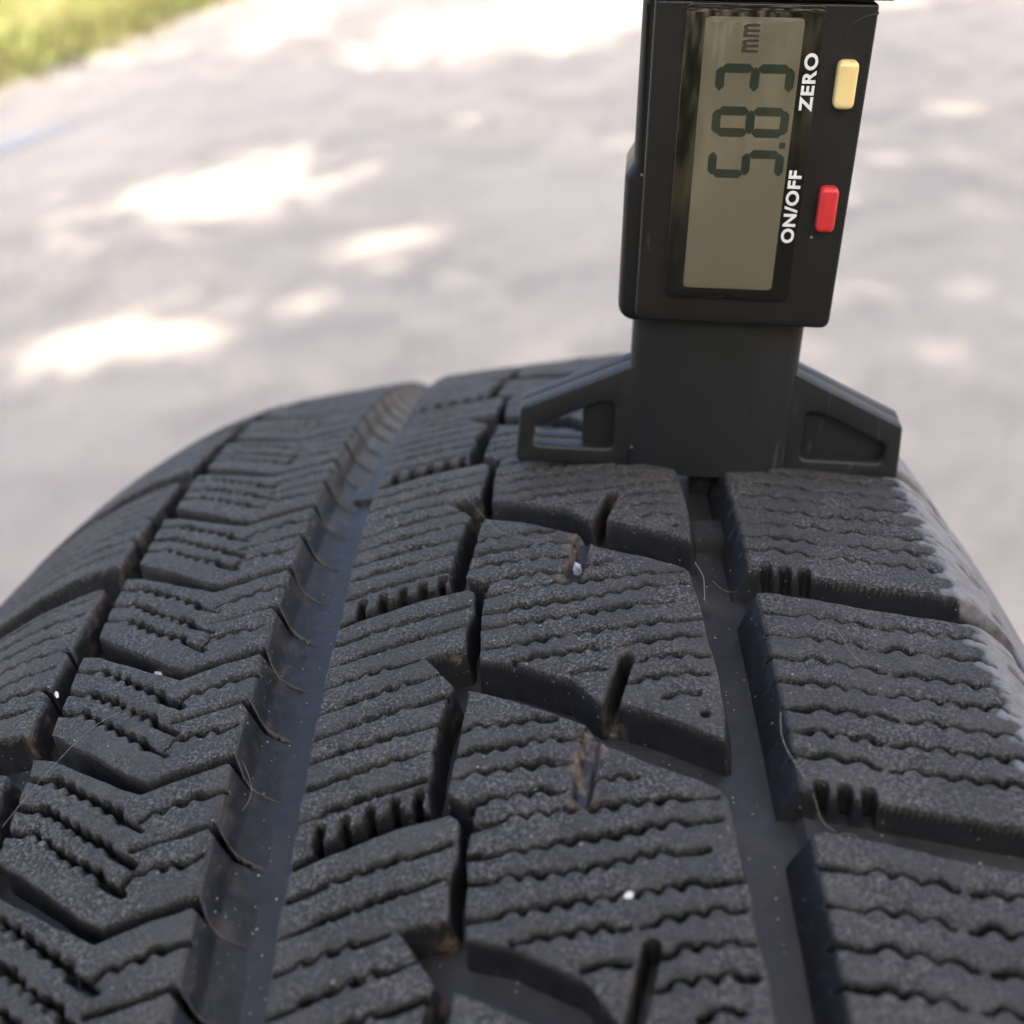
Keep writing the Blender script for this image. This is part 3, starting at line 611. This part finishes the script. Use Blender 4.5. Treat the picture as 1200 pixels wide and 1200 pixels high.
# ------------------------------------------------------------------ grit, stones and lint on the tread
def on_tread(u, v, d=0.0):
    r = float(PROF(u))-d; return world_pt((u, r*math.sin(v/R), r*math.cos(v/R)))
def stone(name, u, v, d, size, m, label, cat, seed, squash=(1, 1, 1)):
    rr = random.Random(seed); bm = bmesh.new(); bmesh.ops.create_icosphere(bm, subdivisions=1, radius=size*MM)
    for q in bm.verts: q.co = Vector((q.co.x*squash[0], q.co.y*squash[1], q.co.z*squash[2]))*rr.uniform(.6, 1.15)
    me = bpy.data.meshes.new(name); bm.to_mesh(me); bm.free(); me.materials.append(m)
    o = link(bpy.data.objects.new(name, me)); o.location = on_tread(u, v, d); o.rotation_euler = (rr.uniform(0, 3), rr.uniform(0, 3), rr.uniform(0, 3))
    return tag(o, label, cat)
stone('pebble', 3.7, -20.2, 1.2, 1.25, M_STONE, 'blue grey pebble wedged in the short slit of a centre block', 'pebble', 3, (1.3, .8, .7))
stone('grit_flake', -54.5, -31.0, 3.6, 1.7, M_WHITE, 'white flake lodged deep in a V shaped groove', 'flake', 5, (1.2, .9, .7))
stone('grit_grain', 7.55, -73.9, .2, .62, M_WHITE, 'tiny white grain caught in a sipe of the centre block', 'grain', 8, (1, .9, 1))
stone('grit_grain', -68.0, -34.2, .9, .50, M_WHITE, 'small pale chip on the edge of a left shoulder block', 'grain', 11, (1.4, .7, .7))
stone('rubber_scrap', -67.6, -9.3, 3.0, .9, M_RUST, 'orange brown scrap beside the left shoulder groove', 'scrap', 14, (1.8, .6, .6))
for k in range(9):
    a = k*2.4; stone('sand_grain', -64.9+.9*math.cos(a)*k/8, -38.9+1.5*math.sin(a)*k/8, 5.5-.1*k, .24, M_SAND, 'grain of yellow sand in the cluster between left shoulder and chevrons', 'sand grain', 40+k)['group'] = 'sand grains in the left groove'
def lint(pts, label, rad=.020, m=M_LINT):
    P_ = [Vector(on_tread(*q)) for q in pts]; path = []
    for i in range(len(P_)-1):
        p0, p1, p2, p3 = P_[max(i-1, 0)], P_[i], P_[i+1], P_[min(i+2, len(P_)-1)]
        for k in range(6):
            t_ = k/6; path.append(.5*((2*p1)+(p2-p0)*t_+(2*p0-5*p1+4*p2-p3)*t_*t_+(3*p1-p0-3*p2+p3)*t_**3))
    path.append(P_[-1]); o_ = path[0].copy(); vs, fs = tube([q-o_ for q in path], [rad*MM]*len(path), 6)
    o = mesh_obj('lint_fibre', vs, fs, m); o.location = o_; return tag(o, label, 'lint')
lint([(26.6, -50.5, -.2), (26.2, -53.5, .1), (26.4, -56.5, -.3), (27.4, -59.4, -.3), (28.3, -61.5, .8), (29.0, -63, 3.4), (30.4, -63.8, 4.4)], 'long pale thread trailing over the inner corner of a right shoulder block', .032)
lint([(29.6, -66.0, 4.4), (30.6, -64.4, 4.2), (32.4, -64.6, 4.0), (32.9, -66.2, 4.3)], 'short curl of lint on the floor of a right shoulder groove')
lint([(35.2, -67.4, 4.3), (36.6, -67.0, 4.0), (38, -67.2, 4.1), (38.6, -68.9, 4.2)], 'hooked wisp of lint lying across a right shoulder groove')
lint([(19.8, -21.8, -.1), (20.6, -24.4, .4), (20.4, -27.5, .2), (20.2, -30.4, -.1)], 'pale thread hanging on the corner of the block below the probe', .035)
lint([(22.1, -20.6, 3.8), (23.6, -21.8, 4.6), (25.2, -22.6, 4.2)], 'bright short hair across the straight groove')
lint([(34, -34.5, -.2), (36, -36.2, -.3), (36.8, -40, -.25), (38, -42.5, -.2)], 'fine hair lying on a right shoulder block')
lint([(-40.6, -47.5, -.1), (-37.8, -51, 1.6), (-36.6, -54.5, 3.0), (-37.8, -57.8, 3.2)], 'curled yellowish hair on the sloping side of a chevron block')
lint([(-66.5, -57.5, .2), (-63.2, -50.8, -.4), (-59.5, -43.5, -.3), (-55.5, -40.5, -.2)], 'straight fine hair bridging two chevron blocks', .018)
lint([(-14, 4, -.3), (-9, -8, -.6), (-6, -13, -1.2), (0, -15, -.4)], 'fine hair strung across the zigzag groove', .018)
